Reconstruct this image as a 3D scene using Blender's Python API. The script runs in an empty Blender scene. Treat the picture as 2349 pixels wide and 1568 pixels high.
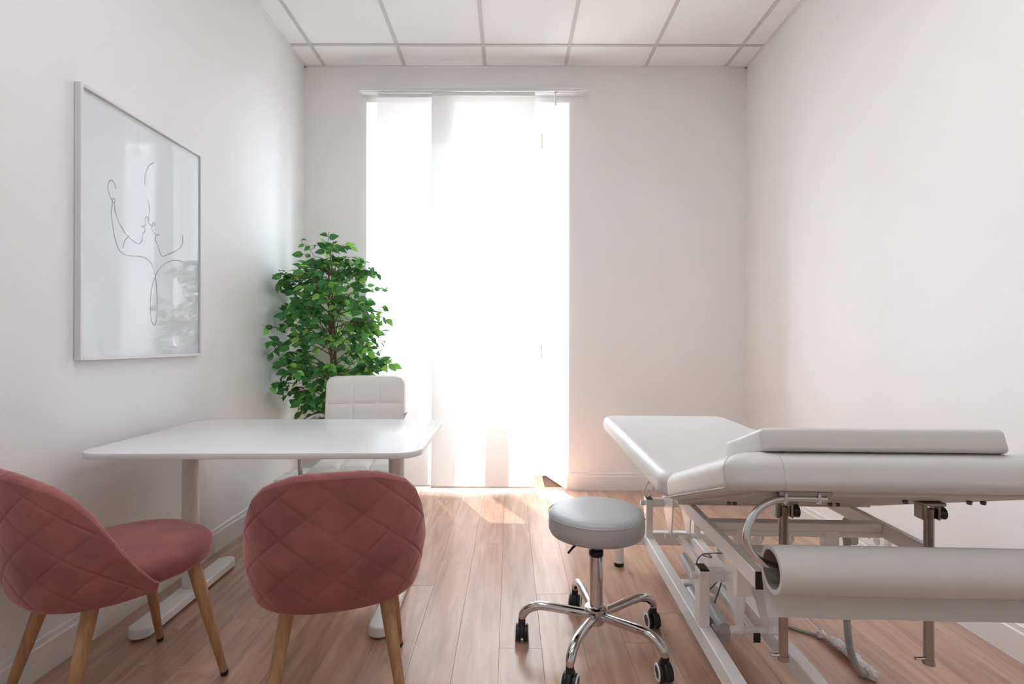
import bpy, math, random
from mathutils import Vector, Matrix

random.seed(7)
scene = bpy.context.scene
COL = scene.collection
R = math.radians

# ------------------------------------------------------------------ camera
F_PX, CAM_H = 1174.0, 1.11
cam_d = bpy.data.cameras.new('camera')
cam_d.sensor_width = 36.0
cam_d.lens = F_PX / 2349.0 * 36.0
cam_d.shift_x = 4.5 / 2349.0
cam_d.shift_y = 4.0 / 2349.0
cam_d.clip_start = 0.02
cam = bpy.data.objects.new('camera', cam_d)
cam.location = (0, 0, CAM_H)
cam.rotation_euler = (R(90), R(-0.10), 0)
COL.objects.link(cam)
scene.camera = cam

# ------------------------------------------------------------------ world and sun
world = bpy.data.worlds.new('sky')
scene.world = world
world.use_nodes = True
bg = world.node_tree.nodes['Background']
# bright hazy sky above the horizon, darker street and facades below it
wn, wk = world.node_tree.nodes, world.node_tree.links
w_tc = wn.new('ShaderNodeTexCoord')
w_sep = wn.new('ShaderNodeSeparateXYZ')
w_map = wn.new('ShaderNodeMapRange')
w_map.inputs['From Min'].default_value = -0.06
w_map.inputs['From Max'].default_value = 0.10
w_mix = wn.new('ShaderNodeMix'); w_mix.data_type = 'RGBA'
w_mix.inputs[6].default_value = (0.26, 0.255, 0.25, 1)
w_mix.inputs[7].default_value = (0.86, 0.94, 1.04, 1)
wk.new(w_tc.outputs['Generated'], w_sep.inputs[0])
wk.new(w_sep.outputs['Z'], w_map.inputs['Value'])
wk.new(w_map.outputs[0], w_mix.inputs[0])
wk.new(w_mix.outputs[2], bg.inputs[0])
bg.inputs[1].default_value = 22.0

sun_d = bpy.data.lights.new('sun', 'SUN')
sun_d.energy = 42.0
sun_d.angle = R(0.53)
sun_d.color = (1.0, 0.985, 0.97)
sun = bpy.data.objects.new('sun', sun_d)
sun_dir = Vector((0.395 * math.cos(R(65)), -0.919 * math.cos(R(65)), -math.sin(R(65))))
sun.rotation_euler = sun_dir.to_track_quat('-Z', 'Y').to_euler()
sun.location = (-3, 9, 9)
COL.objects.link(sun)

# portal in the window opening: only guides the sampling of the sky
por_d = bpy.data.lights.new('sky_portal', 'AREA')
por_d.shape = 'RECTANGLE'
por_d.size, por_d.size_y = 1.30, 2.0
por_d.cycles.is_portal = True
por = bpy.data.objects.new('sky_portal', por_d)
por.location = (-0.324, 4.42, 1.92)
por.rotation_euler = (R(-90), 0, 0)
COL.objects.link(por)

FILL_RADIANCE = 5.8      # radiance of the unseen ceiling panels added as fill

scene.view_settings.view_transform = 'Standard'
scene.view_settings.look = 'None'
scene.view_settings.exposure = 0.50
scene.view_settings.gamma = 1.0
scene.view_settings.use_curve_mapping = False
cy = scene.cycles
cy.use_denoising = True
cy.use_light_tree = False
cy.max_bounces = 10
cy.diffuse_bounces = 6
cy.glossy_bounces = 4
cy.use_adaptive_sampling = True
cy.adaptive_threshold = 0.12
cy.adaptive_min_samples = 16
cy.transmission_bounces = 8
cy.transparent_max_bounces = 16
cy.caustics_reflective = False
cy.caustics_refractive = False
cy.sample_clamp_indirect = 8.0

# ------------------------------------------------------------------ materials
def srgb(r, g, b):
    def f(c):
        c /= 255.0
        return c / 12.92 if c <= 0.04045 else ((c + 0.055) / 1.055) ** 2.4
    return (f(r), f(g), f(b), 1.0)

def mat(name, col, rough=0.5, metal=0.0, spec=0.5, sheen=0.0, sheen_tint=None, coat=0.0, noise=None, bump=0.0, nscale=40.0):
    m = bpy.data.materials.new(name)
    m.use_nodes = True
    nt = m.node_tree
    p = nt.nodes['Principled BSDF']
    p.inputs['Base Color'].default_value = col
    p.inputs['Roughness'].default_value = rough
    p.inputs['Metallic'].default_value = metal
    p.inputs['Specular IOR Level'].default_value = spec
    if sheen:
        p.inputs['Sheen Weight'].default_value = sheen
        p.inputs['Sheen Roughness'].default_value = 0.35
        if sheen_tint: p.inputs['Sheen Tint'].default_value = sheen_tint
    if coat:
        p.inputs['Coat Weight'].default_value = coat
        p.inputs['Coat Roughness'].default_value = 0.1
    if noise or bump:
        tc = nt.nodes.new('ShaderNodeTexCoord')
        n = nt.nodes.new('ShaderNodeTexNoise')
        n.inputs['Scale'].default_value = nscale
        n.inputs['Detail'].default_value = 4.0
        nt.links.new(tc.outputs['Object'], n.inputs['Vector'])
        if noise:
            mx = nt.nodes.new('ShaderNodeMix'); mx.data_type = 'RGBA'
            mx.inputs[6].default_value = col
            mx.inputs[7].default_value = noise
            nt.links.new(n.outputs['Fac'], mx.inputs[0])
            nt.links.new(mx.outputs[2], p.inputs['Base Color'])
        if bump:
            b = nt.nodes.new('ShaderNodeBump')
            b.inputs['Strength'].default_value = bump
            b.inputs['Distance'].default_value = 0.002
            nt.links.new(n.outputs['Fac'], b.inputs['Height'])
            nt.links.new(b.outputs['Normal'], p.inputs['Normal'])
    return m

M = {}
M['wall'] = mat('wall_paint', (0.905, 0.89, 0.88, 1), 0.75, spec=0.25, bump=0.12, nscale=90, noise=(0.90, 0.885, 0.875, 1))
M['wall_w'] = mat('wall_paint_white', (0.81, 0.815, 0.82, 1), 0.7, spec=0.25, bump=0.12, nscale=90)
M['trim'] = mat('trim_white', (0.82, 0.81, 0.80, 1), 0.35)
M['tile'] = mat('ceiling_board', (0.91, 0.91, 0.905, 1), 0.85, spec=0.2, bump=0.25, nscale=220)
M['tee'] = mat('ceiling_grid_steel', (0.60, 0.585, 0.57, 1), 0.5)
M['white_steel'] = mat('white_powder_coat', (0.88, 0.875, 0.87, 1), 0.32)
M['desk_top'] = mat('desk_laminate', (0.84, 0.84, 0.85, 1), 0.24, spec=0.5)
M['desk_edge'] = M['desk_top']
M['vinyl'] = mat('white_vinyl', (0.66, 0.65, 0.635, 1), 0.38, spec=0.45, bump=0.08, nscale=260)
M['vinyl_seam'] = mat('white_vinyl_seam', (0.60, 0.57, 0.53, 1), 0.5)
M['board'] = mat('couch_board', (0.42, 0.33, 0.26, 1), 0.6)
M['grey_vinyl'] = mat('grey_vinyl', srgb(180, 182, 184), 0.33, spec=0.5)
M['chrome'] = mat('chrome', (0.66, 0.66, 0.67, 1), 0.07, metal=1.0)
M['chrome_dull'] = mat('chrome_dull', (0.40, 0.36, 0.33, 1), 0.24, metal=1.0)
M['black'] = mat('black_plastic', (0.012, 0.012, 0.014, 1), 0.4)
M['dark_grey'] = mat('dark_grey_plastic', (0.10, 0.105, 0.11, 1), 0.4)
M['grey'] = mat('grey_plastic', (0.45, 0.44, 0.42, 1), 0.45)
M['silver'] = mat('actuator_grey', (0.52, 0.53, 0.54, 1), 0.35)
M['office'] = mat('office_leatherette', (0.84, 0.83, 0.80, 1), 0.45, spec=0.4)
M['paper'] = mat('paper', (0.68, 0.665, 0.65, 1), 0.85, spec=0.2)
M['core'] = mat('cardboard_core', (0.30, 0.27, 0.25, 1), 0.8)
M['wrap'] = mat('plastic_wrap', (0.82, 0.82, 0.84, 1), 0.25, bump=0.5, nscale=60)
M['print'] = mat('print_paper', (0.90, 0.90, 0.93, 1), 0.6)
M['ink'] = mat('print_ink', (0.33, 0.42, 0.42, 1), 0.6)
M['frame'] = mat('frame_white', (0.74, 0.73, 0.76, 1), 0.3)
M['pot'] = mat('plant_pot', (0.62, 0.60, 0.57, 1), 0.5)
M['soil'] = mat('soil', (0.06, 0.04, 0.03, 1), 0.9)
M['bark'] = mat('bark', srgb(150, 118, 92), 0.85, noise=srgb(95, 72, 58), nscale=55, bump=0.5)
M['pvc'] = mat('window_pvc', (0.84, 0.84, 0.85, 1), 0.3)
M['box'] = mat('white_carton', (0.78, 0.78, 0.80, 1), 0.5)
M['box_ink'] = mat('carton_ink', (0.32, 0.28, 0.42, 1), 0.6)
M['subfloor'] = mat('floor_joint', srgb(104, 72, 58), 0.8)
M['seam_dark'] = mat('upholstery_seam', srgb(112, 64, 62), 0.8)

def velvet():
    m = mat('rose_velvet', srgb(138, 74, 72), 0.8, spec=0.15, sheen=0.9, sheen_tint=(0.95, 0.55, 0.56, 1))
    nt = m.node_tree; p = nt.nodes['Principled BSDF']
    tc = nt.nodes.new('ShaderNodeTexCoord')
    n = nt.nodes.new('ShaderNodeTexNoise'); n.inputs['Scale'].default_value = 7.0; n.inputs['Detail'].default_value = 3
    cr = nt.nodes.new('ShaderNodeValToRGB')
    cr.color_ramp.elements[0].position = 0.35; cr.color_ramp.elements[0].color = srgb(142, 88, 87)
    cr.color_ramp.elements[1].position = 0.68; cr.color_ramp.elements[1].color = srgb(166, 107, 103)
    nt.links.new(tc.outputs['Object'], n.inputs['Vector'])
    nt.links.new(n.outputs['Fac'], cr.inputs[0])
    nt.links.new(cr.outputs[0], p.inputs['Base Color'])
    n2 = nt.nodes.new('ShaderNodeTexNoise'); n2.inputs['Scale'].default_value = 900.0
    b = nt.nodes.new('ShaderNodeBump'); b.inputs['Strength'].default_value = 0.25; b.inputs['Distance'].default_value = 0.001
    nt.links.new(tc.outputs['Object'], n2.inputs['Vector'])
    nt.links.new(n2.outputs['Fac'], b.inputs['Height'])
    nt.links.new(b.outputs['Normal'], p.inputs['Normal'])
    return m
M['velvet'] = velvet()

def wood(name, c1, c2, c3, axis_scale, rough, use_random, spec=0.5):
    m = bpy.data.materials.new(name); m.use_nodes = True
    nt = m.node_tree; p = nt.nodes['Principled BSDF']
    tc = nt.nodes.new('ShaderNodeTexCoord')
    mp = nt.nodes.new('ShaderNodeMapping'); mp.inputs['Scale'].default_value = axis_scale
    oi = nt.nodes.new('ShaderNodeObjectInfo')
    if use_random:
        vm = nt.nodes.new('ShaderNodeVectorMath'); vm.operation = 'SCALE'
        vm.inputs[0].default_value = (37.0, 11.0, 5.0)
        nt.links.new(oi.outputs['Random'], vm.inputs['Scale'])
        va = nt.nodes.new('ShaderNodeVectorMath'); va.operation = 'ADD'
        nt.links.new(tc.outputs['Object'], va.inputs[0])
        nt.links.new(vm.outputs[0], va.inputs[1])
        nt.links.new(va.outputs[0], mp.inputs['Vector'])
    else:
        nt.links.new(tc.outputs['Object'], mp.inputs['Vector'])
    n = nt.nodes.new('ShaderNodeTexNoise')
    n.inputs['Scale'].default_value = 1.0; n.inputs['Detail'].default_value = 7.0; n.inputs['Distortion'].default_value = 0.6
    nt.links.new(mp.outputs[0], n.inputs['Vector'])
    cr = nt.nodes.new('ShaderNodeValToRGB')
    e = cr.color_ramp.elements
    e[0].position = 0.32; e[0].color = c1
    e[1].position = 0.70; e[1].color = c3
    k = e.new(0.5); k.color = c2
    nt.links.new(n.outputs['Fac'], cr.inputs[0])
    out = cr.outputs[0]
    if use_random:
        hs = nt.nodes.new('ShaderNodeHueSaturation')
        mr = nt.nodes.new('ShaderNodeMapRange')
        mr.inputs['To Min'].default_value = 0.90; mr.inputs['To Max'].default_value = 1.10
        nt.links.new(oi.outputs['Random'], mr.inputs['Value'])
        nt.links.new(mr.outputs[0], hs.inputs['Value'])
        nt.links.new(out, hs.inputs['Color'])
        out = hs.outputs[0]
    nt.links.new(out, p.inputs['Base Color'])
    p.inputs['Roughness'].default_value = rough
    p.inputs['Specular IOR Level'].default_value = spec
    b = nt.nodes.new('ShaderNodeBump'); b.inputs['Strength'].default_value = 0.06; b.inputs['Distance'].default_value = 0.001
    nt.links.new(n.outputs['Fac'], b.inputs['Height'])
    nt.links.new(b.outputs['Normal'], p.inputs['Normal'])
    return m
M['floor'] = wood('laminate_floor', srgb(172, 133, 111), srgb(190, 150, 127), srgb(203, 164, 140), (26, 2.2, 6), 0.24, True, 1.0)
M['leg_wood'] = wood('oak_leg', srgb(152, 114, 80), srgb(168, 130, 94), srgb(181, 144, 108), (60, 60, 5), 0.45, False)

def leaf_mat(name, c1, c2):
    m = bpy.data.materials.new(name); m.use_nodes = True
    nt = m.node_tree; nt.nodes.clear()
    out = nt.nodes.new('ShaderNodeOutputMaterial')
    geo = nt.nodes.new('ShaderNodeNewGeometry')
    cr = nt.nodes.new('ShaderNodeValToRGB')
    cr.color_ramp.elements[0].color = c1; cr.color_ramp.elements[1].color = c2
    nt.links.new(geo.outputs['Random Per Island'], cr.inputs[0])
    oi = nt.nodes.new('ShaderNodeObjectInfo')
    hs = nt.nodes.new('ShaderNodeHueSaturation')
    mr = nt.nodes.new('ShaderNodeMapRange'); mr.inputs['To Min'].default_value = 0.75; mr.inputs['To Max'].default_value = 1.3
    nt.links.new(oi.outputs['Random'], mr.inputs['Value']); nt.links.new(mr.outputs[0], hs.inputs['Value'])
    nt.links.new(cr.outputs[0], hs.inputs['Color'])
    p = nt.nodes.new('ShaderNodeBsdfPrincipled'); p.inputs['Roughness'].default_value = 0.4
    nt.links.new(hs.outputs[0], p.inputs['Base Color'])
    t = nt.nodes.new('ShaderNodeBsdfTranslucent')
    nt.links.new(hs.outputs[0], t.inputs['Color'])
    mx = nt.nodes.new('ShaderNodeMixShader'); mx.inputs[0].default_value = 0.45
    nt.links.new(p.outputs[0], mx.inputs[1]); nt.links.new(t.outputs[0], mx.inputs[2])
    nt.links.new(mx.outputs[0], out.inputs[0])
    return m
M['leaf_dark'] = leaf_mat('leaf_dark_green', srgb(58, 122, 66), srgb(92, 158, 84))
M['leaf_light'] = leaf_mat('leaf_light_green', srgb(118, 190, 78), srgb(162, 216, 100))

def sheer():
    m = bpy.data.materials.new('sheer_fabric'); m.use_nodes = True
    nt = m.node_tree; nt.nodes.clear()
    out = nt.nodes.new('ShaderNodeOutputMaterial')
    tr = nt.nodes.new('ShaderNodeBsdfTransparent'); tr.inputs[0].default_value = (1, 1, 1, 1)
    tl = nt.nodes.new('ShaderNodeBsdfTranslucent'); tl.inputs[0].default_value = (0.93, 0.93, 0.93, 1)
    df = nt.nodes.new('ShaderNodeBsdfDiffuse'); df.inputs[0].default_value = (0.90, 0.90, 0.90, 1)
    m1 = nt.nodes.new('ShaderNodeMixShader'); m1.inputs[0].default_value = 0.86
    nt.links.new(tl.outputs[0], m1.inputs[1]); nt.links.new(df.outputs[0], m1.inputs[2])
    m2 = nt.nodes.new('ShaderNodeMixShader'); m2.inputs[0].default_value = 0.93
    nt.links.new(tr.outputs[0], m2.inputs[1]); nt.links.new(m1.outputs[0], m2.inputs[2])
    nt.links.new(m2.outputs[0], out.inputs[0])
    return m
M['sheer'] = sheer()

def glass(name, gl):
    m = bpy.data.materials.new(name); m.use_nodes = True
    nt = m.node_tree; nt.nodes.clear()
    out = nt.nodes.new('ShaderNodeOutputMaterial')
    tr = nt.nodes.new('ShaderNodeBsdfTransparent'); tr.inputs[0].default_value = (0.97, 0.98, 0.98, 1)
    g = nt.nodes.new('ShaderNodeBsdfGlossy'); g.inputs['Roughness'].default_value = 0.0
    # Schlick reflectance, the same for both faces of the thin pane
    lw = nt.nodes.new('ShaderNodeLayerWeight'); lw.inputs['Blend'].default_value = 0.5
    pw_ = nt.nodes.new('ShaderNodeMath'); pw_.operation = 'POWER'; pw_.inputs[1].default_value = 5.0
    ma = nt.nodes.new('ShaderNodeMath'); ma.operation = 'MULTIPLY_ADD'
    f0 = ((gl-1)/(gl+1))**2
    ma.inputs[1].default_value = 1-f0; ma.inputs[2].default_value = f0
    nt.links.new(lw.outputs['Facing'], pw_.inputs[0]); nt.links.new(pw_.outputs[0], ma.inputs[0])
    mx = nt.nodes.new('ShaderNodeMixShader')
    nt.links.new(ma.outputs[0], mx.inputs[0]); nt.links.new(tr.outputs[0], mx.inputs[1]); nt.links.new(g.outputs[0], mx.inputs[2])
    nt.links.new(mx.outputs[0], out.inputs[0])
    return m
M['glass'] = glass('window_glass', 1.45)
M['picture_glass'] = glass('picture_glazing', 1.45)

def emit(name, col, st):
    m = bpy.data.materials.new(name); m.use_nodes = True
    nt = m.node_tree; nt.nodes.clear()
    out = nt.nodes.new('ShaderNodeOutputMaterial')
    e = nt.nodes.new('ShaderNodeEmission'); e.inputs[0].default_value = col; e.inputs[1].default_value = st
    nt.links.new(e.outputs[0], out.inputs[0])
    return m
M['led'] = emit('led_diffuser', (0.94, 0.97, 1.0, 1), FILL_RADIANCE)  # glow of the added fill panels

# ------------------------------------------------------------------ mesh helpers
class MB:
    """collects geometry for ONE mesh object"""
    def __init__(self):
        self.v, self.f, self.mi = [], [], []
    def _add(self, vs, fs, mi=0):
        o = len(self.v)
        self.v += [tuple(p) for p in vs]
        self.f += [tuple(i + o for i in f) for f in fs]
        self.mi += [mi] * len(fs)
        return self
    def box(self, lo, hi, mi=0):
        x0, y0, z0 = lo; x1, y1, z1 = hi
        vs = [(x0,y0,z0),(x1,y0,z0),(x1,y1,z0),(x0,y1,z0),(x0,y0,z1),(x1,y0,z1),(x1,y1,z1),(x0,y1,z1)]
        return self._add(vs, [(0,3,2,1),(4,5,6,7),(0,1,5,4),(1,2,6,5),(2,3,7,6),(3,0,4,7)], mi)
    def bbox(self, lo, hi, b=0.003, mi=0):
        """box with chamfered edges"""
        x0, y0, z0 = lo; x1, y1, z1 = hi
        b = min(b, (x1-x0)*.45, (y1-y0)*.45, (z1-z0)*.45)
        def ring(ix, z): return [(x0+ix,y0+ix,z),(x1-ix,y0+ix,z),(x1-ix,y1-ix,z),(x0+ix,y1-ix,z)]
        def oring(z):
            return [(x0+b,y0,z),(x1-b,y0,z),(x1,y0+b,z),(x1,y1-b,z),(x1-b,y1,z),(x0+b,y1,z),(x0,y1-b,z),(x0,y0+b,z)]
        vs = ring(b, z0) + oring(z0+b) + oring(z1-b) + ring(b, z1)
        fs = [(3,2,1,0), (20,21,22,23)]
        for k in range(8):
            fs.append((4+k, 4+(k+1)%8, 12+(k+1)%8, 12+k))
        for c in range(4):
            a, bb = 4+2*c, 4+(2*c+1)
            n = (c+1) % 4
            fs.append((c, n, bb, a)); fs.append((n, 4+(2*n), bb))
            a2, b2 = 12+2*c, 12+2*c+1
            fs.append((20+c, a2, b2, 20+n)); fs.append((20+n, b2, 12+2*n))
        return self._add(vs, fs, mi)
    def prism(self, poly, z0, z1, mi=0):
        n = len(poly)
        vs = [(x, y, z0) for x, y in poly] + [(x, y, z1) for x, y in poly]
        fs = [tuple(range(n-1, -1, -1)), tuple(range(n, 2*n))] + [(i, (i+1)%n, n+(i+1)%n, n+i) for i in range(n)]
        return self._add(vs, fs, mi)
    def prism_x(self, poly, x0, x1, mi=0):
        """polygon in (y,z) extruded along x"""
        n = len(poly)
        vs = [(x0, y, z) for y, z in poly] + [(x1, y, z) for y, z in poly]
        fs = [tuple(range(n)), tuple(range(2*n-1, n-1, -1))] + [(i, n+i, n+(i+1)%n, (i+1)%n) for i in range(n)]
        return self._add(vs, fs, mi)
    def loft(self, rings, cap=True, closed=True, mi=0):
        n = len(rings[0]); vs = [p for r in rings for p in r]; fs = []
        for k in range(len(rings)-1):
            for i in range(n if closed else n-1):
                j = (i+1) % n
                fs.append((k*n+i, k*n+j, (k+1)*n+j, (k+1)*n+i))
        if cap:
            fs.append(tuple(range(n-1, -1, -1)))
            fs.append(tuple(range((len(rings)-1)*n, len(rings)*n)))
        return self._add(vs, fs, mi)
    def tube(self, path, r, seg=12, mi=0, cap=True, flat=None):
        """tube along a polyline; r a number or a list"""
        P = [Vector(p) for p in path]; n = len(P)
        rs = r if isinstance(r, (list, tuple)) else [r]*n
        T = []
        for i in range(n):
            a = P[max(i-1, 0)]; b = P[min(i+1, n-1)]
            d = (b-a)
            T.append(d.normalized() if d.length > 1e-9 else Vector((0,0,1)))
        up = Vector((0,0,1)) if abs(T[0].z) < 0.9 else Vector((1,0,0))
        N = (up - T[0]*up.dot(T[0])).normalized()
        rings = []
        for i in range(n):
            if i > 0:
                N = (N - T[i]*N.dot(T[i]))
                N = N.normalized() if N.length > 1e-6 else T[i].orthogonal().normalized()
            B = T[i].cross(N)
            rings.append([P[i] + (N*math.cos(t) + B*math.sin(t))*rs[i] for t in (2*math.pi*k/seg for k in range(seg))])
        return self.loft(rings, cap, mi=mi)
    def lathe(self, prof, c=(0,0,0), seg=32, mi=0, cap=True):
        rings = [[(c[0]+r*math.cos(2*math.pi*k/seg), c[1]+r*math.sin(2*math.pi*k/seg), c[2]+z) for k in range(seg)] for r, z in prof]
        return self.loft(rings, cap, mi=mi)
    def grid(self, pts, mi=0, flip=False):
        a, b = len(pts), len(pts[0])
        vs = [p for r in pts for p in r]
        fs = []
        for i in range(a-1):
            for j in range(b-1):
                q = (i*b+j, i*b+j+1, (i+1)*b+j+1, (i+1)*b+j)
                fs.append(q[::-1] if flip else q)
        return self._add(vs, fs, mi)
    def xf(self, mtx):
        self.v = [tuple(mtx @ Vector(p)) for p in self.v]
        return self
    def mesh(self, name, mats, smooth=None):
        me = bpy.data.meshes.new(name)
        me.from_pydata(self.v, [], self.f)
        for m in (mats if isinstance(mats, (list, tuple)) else [mats]):
            me.materials.append(m)
        if any(self.mi): me.polygons.foreach_set('material_index', self.mi)
        if smooth is not None:
            me.polygons.foreach_set('use_smooth', [True]*len(me.polygons))
            me.set_sharp_from_angle(angle=R(smooth))
        me.update()
        return me
    def build(self, name, m, parent=None, smooth=35, off=None):
        if off is not None:
            ox, oy, oz = off
            self.v = [(x-ox, y-oy, z-oz) for x, y, z in self.v]
        me = self.mesh(name, m, smooth)
        return link(name, me, parent, off if parent is None else None)

def link(name, me, parent=None, loc=None):
    o = bpy.data.objects.new(name, me)
    COL.objects.link(o)
    if parent is not None: o.parent = parent
    if loc is not None: o.location = loc
    return o

def tag(o, label=None, cat=None, group=None, kind=None):
    if label: o['label'] = label
    if cat: o['category'] = cat
    if group: o['group'] = group
    if kind: o['kind'] = kind
    return o

def thing(name, label, cat, loc=(0,0,0), rz=0.0, group=None, kind=None):
    o = bpy.data.objects.new(name, None)
    o.empty_display_size = 0.1
    COL.objects.link(o)
    o.location = loc
    o.rotation_euler = (0, 0, rz)
    return tag(o, label, cat, group, kind)

def copy_tree(o, parent=None):
    c = o.copy(); COL.objects.link(c); c.parent = parent
    for ch in list(o.children):
        copy_tree(ch, c)
    return c

def rrect(hx, hy, r, n=8, cx=0.0, cy=0.0):
    """rounded rectangle outline, counter-clockwise"""
    pts = []
    for sx, sy, a0 in ((1,1,0), (-1,1,90), (-1,-1,180), (1,-1,270)):
        for k in range(n+1):
            a = R(a0 + 90.0*k/n)
            pts.append((cx + sx*(hx-r) + r*math.cos(a), cy + sy*(hy-r) + r*math.sin(a)))
    return pts

def slab(hx, hy, r, z0, z1, e0=0.0, e1=0.0, n=10, ne=6, cx=0.0, cy=0.0):
    """rounded-rectangle slab with rounded lower (e0) and upper (e1) edges -> rings"""
    rings = []
    def ring(inset, z):
        return [(x, y, z) for x, y in rrect(hx-inset, hy-inset, max(r-inset, 0.0008), n, cx, cy)]
    if e0 > 0:
        for k in range(ne+1):
            a = R(90.0*k/ne)
            rings.append(ring(e0*(1-math.sin(a)), z0 + e0*(1-math.cos(a))))
    else:
        rings.append(ring(0, z0))
    if e1 > 0:
        for k in range(ne+1):
            a = R(90.0*k/ne)
            rings.append(ring(e1*(1-math.cos(a)), z1 - e1 + e1*math.sin(a)))
    else:
        rings.append(ring(0, z1))
    return rings

def smooth_path(pts, n=8):
    """Catmull-Rom through the points"""
    P = [Vector(p) for p in pts]
    out = []
    for i in range(len(P)-1):
        p0 = P[max(i-1, 0)]; p1 = P[i]; p2 = P[i+1]; p3 = P[min(i+2, len(P)-1)]
        for k in range(n):
            t = k/n
            out.append(0.5*((2*p1) + (p2-p0)*t + (2*p0-5*p1+4*p2-p3)*t*t + (3*p1-p0-3*p2+p3)*t*t*t))
    out.append(P[-1])
    return out

def interp(x, tab):
    for (a, fa), (b, fb) in zip(tab, tab[1:]):
        if x <= b:
            t = (x-a)/(b-a); t = max(0, t)
            return fa + (fb-fa)*t
    return tab[-1][1]

# ------------------------------------------------------------------ room shell
XL, XR, YB, YF, ZC = -1.571, 1.80, 3.90, -1.60, 3.213
NX0, NX1 = -1.096, 0.448         # niche opening at the room side
WX0, WX1 = -0.964, 0.316         # niche opening at the window
YW = 4.32                        # inner face of window wall
NZ = 2.947                       # head of the niche
SILL = 0.93
T = 0.12

# floor with single planks
floor = MB().box((XL, YF, -0.06), (XR, YB, -0.012)).prism([(NX0, YB), (NX1, YB), (WX1, YW), (WX0, YW)], -0.06, -0.012).build('floor', M['subfloor'], None, None)
tag(floor, 'brown wood laminate floor of long planks', None, None, 'structure')
PW, PL, G = 0.155, 1.288, 0.00035
joints = {-1: 1.867, 0: 2.27, 1: 2.417, -3: 2.62, -4: 2.348, -2: 2.85}
rj = random.Random(3)
k = math.floor((XL - 0.117)/PW)
while 0.117 + k*PW < XR:
    x0, x1 = max(0.117 + k*PW, XL + 0.001), min(0.117 + (k+1)*PW, XR - 0.001)
    j = joints.get(k, rj.uniform(0, PL))
    y = j - PL*math.ceil((j - YF)/PL)
    cx = (x0+x1)/2
    yend = YB
    if NX0 < x0 and x1 < NX1:        # runs into the niche
        yend = YW - 0.002
        if x0 < WX0: yend = min(yend, YB + (x0-NX0)/(WX0-NX0)*(YW-YB))
        if x1 > WX1: yend = min(yend, YB + (NX1-x1)/(NX1-WX1)*(YW-YB))
    while y < yend:
        a, b = max(y, YF + 0.001), min(y + PL, yend)
        if b - a > 0.02 and x1 - x0 > 0.01:
            hx, hy = (x1-x0)/2 - G, (b-a)/2 - G
            c = 0.0005
            m = MB().loft([[(-hx,-hy,-.0118),(hx,-hy,-.0118),(hx,hy,-.0118),(-hx,hy,-.0118)],
                           [(-hx,-hy,-c),(hx,-hy,-c),(hx,hy,-c),(-hx,hy,-c)],
                           [(-hx+c,-hy+c,0),(hx-c,-hy+c,0),(hx-c,hy-c,0),(-hx+c,hy-c,0)]])
            link('plank', m.mesh('plank', M['floor']), floor, (cx, (a+b)/2, 0))
        y += PL
    k += 1

# walls
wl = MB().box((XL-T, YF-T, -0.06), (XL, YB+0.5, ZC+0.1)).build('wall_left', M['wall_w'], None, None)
wr = MB().box((XR, YF-T, -0.06), (XR+T, YB+0.5, ZC+0.1)).build('wall_right', M['wall'], None, None)
wb = MB()
wb.prism([(XL, YB), (NX0, YB), (WX0, YW), (WX0, YW+0.11), (XL, YW+0.11)], -0.06, ZC+0.1)
wb.prism([(NX1, YB), (XR, YB), (XR, YW+0.11), (WX1, YW+0.11), (WX1, YW)], -0.06, ZC+0.1)
wb.prism([(NX0, YB), (NX1, YB), (WX1, YW), (WX1, YW+0.11), (WX0, YW+0.11), (WX0, YW)], NZ, ZC+0.1)
wb.prism([(WX0, YW), (WX1, YW), (WX1, YW+0.11), (WX0, YW+0.11)], -0.06, SILL)
wb = wb.build('wall_back', M['wall'], None, None)
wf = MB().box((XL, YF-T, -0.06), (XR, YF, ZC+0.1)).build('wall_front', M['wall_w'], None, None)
for o, l in ((wl, 'white painted wall behind the framed print'), (wr, 'pale painted wall beside the treatment couch'),
             (wb, 'warm white wall with the splayed window niche'), (wf, 'white wall behind the viewer')):
    tag(o, l, None, None, 'structure')

# baseboards
BH, BT = 0.128, 0.015
def base_profile(m, p0, p1, nrm):
    """skirting along p0->p1 (2d), standing off the wall in direction nrm"""
    a, b = Vector((*p0, 0)), Vector((*p1, 0)); n = Vector((*nrm, 0)).normalized()
    prof = [(0, 0.0), (BT, 0.0), (BT, BH-0.028), (BT-0.004, BH-0.022), (BT-0.005, BH-0.004), (BT-0.008, BH), (0, BH)]
    ra = [a + n*d + Vector((0,0,z)) for d, z in prof]
    rb = [b + n*d + Vector((0,0,z)) for d, z in prof]
    m.loft([ra, rb])
m = MB(); base_profile(m, (XL, YF), (XL, YB), (1, 0)); bl = m.build('baseboard_left', M['trim'], None, 20)
m = MB(); base_profile(m, (XR, YB), (XR, YF), (-1, 0)); br = m.build('baseboard_right', M['trim'], None, 20)
m = MB(); base_profile(m, (XR-BT, YB), (NX1, YB), (0, -1)); bb1 = m.build('baseboard_back', M['trim'], None, 20)
m = MB(); base_profile(m, (NX0, YB), (XL+BT, YB), (0, -1)); bb2 = m.build('baseboard_back_left', M['trim'], None, 20)
m = MB(); base_profile(m, (NX1, YB), (WX1, YW), (-(YW-YB), -(NX1-WX1))); base_profile(m, (WX1, YW), (WX0, YW), (0, -1)); base_profile(m, (WX0, YW), (NX0, YB), ((YW-YB), -(WX0-NX0)))
bb3 = m.build('baseboard_niche', M['trim'], None, 20)
for o, l in ((bl, 'white skirting board under the framed print'), (br, 'white skirting board behind the couch'), (bb1, 'white skirting board right of the window niche'),
             (bb2, 'white skirting board in the plant corner'), (bb3, 'white skirting board inside the window niche')):
    tag(o, l, None, None, 'structure')

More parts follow.
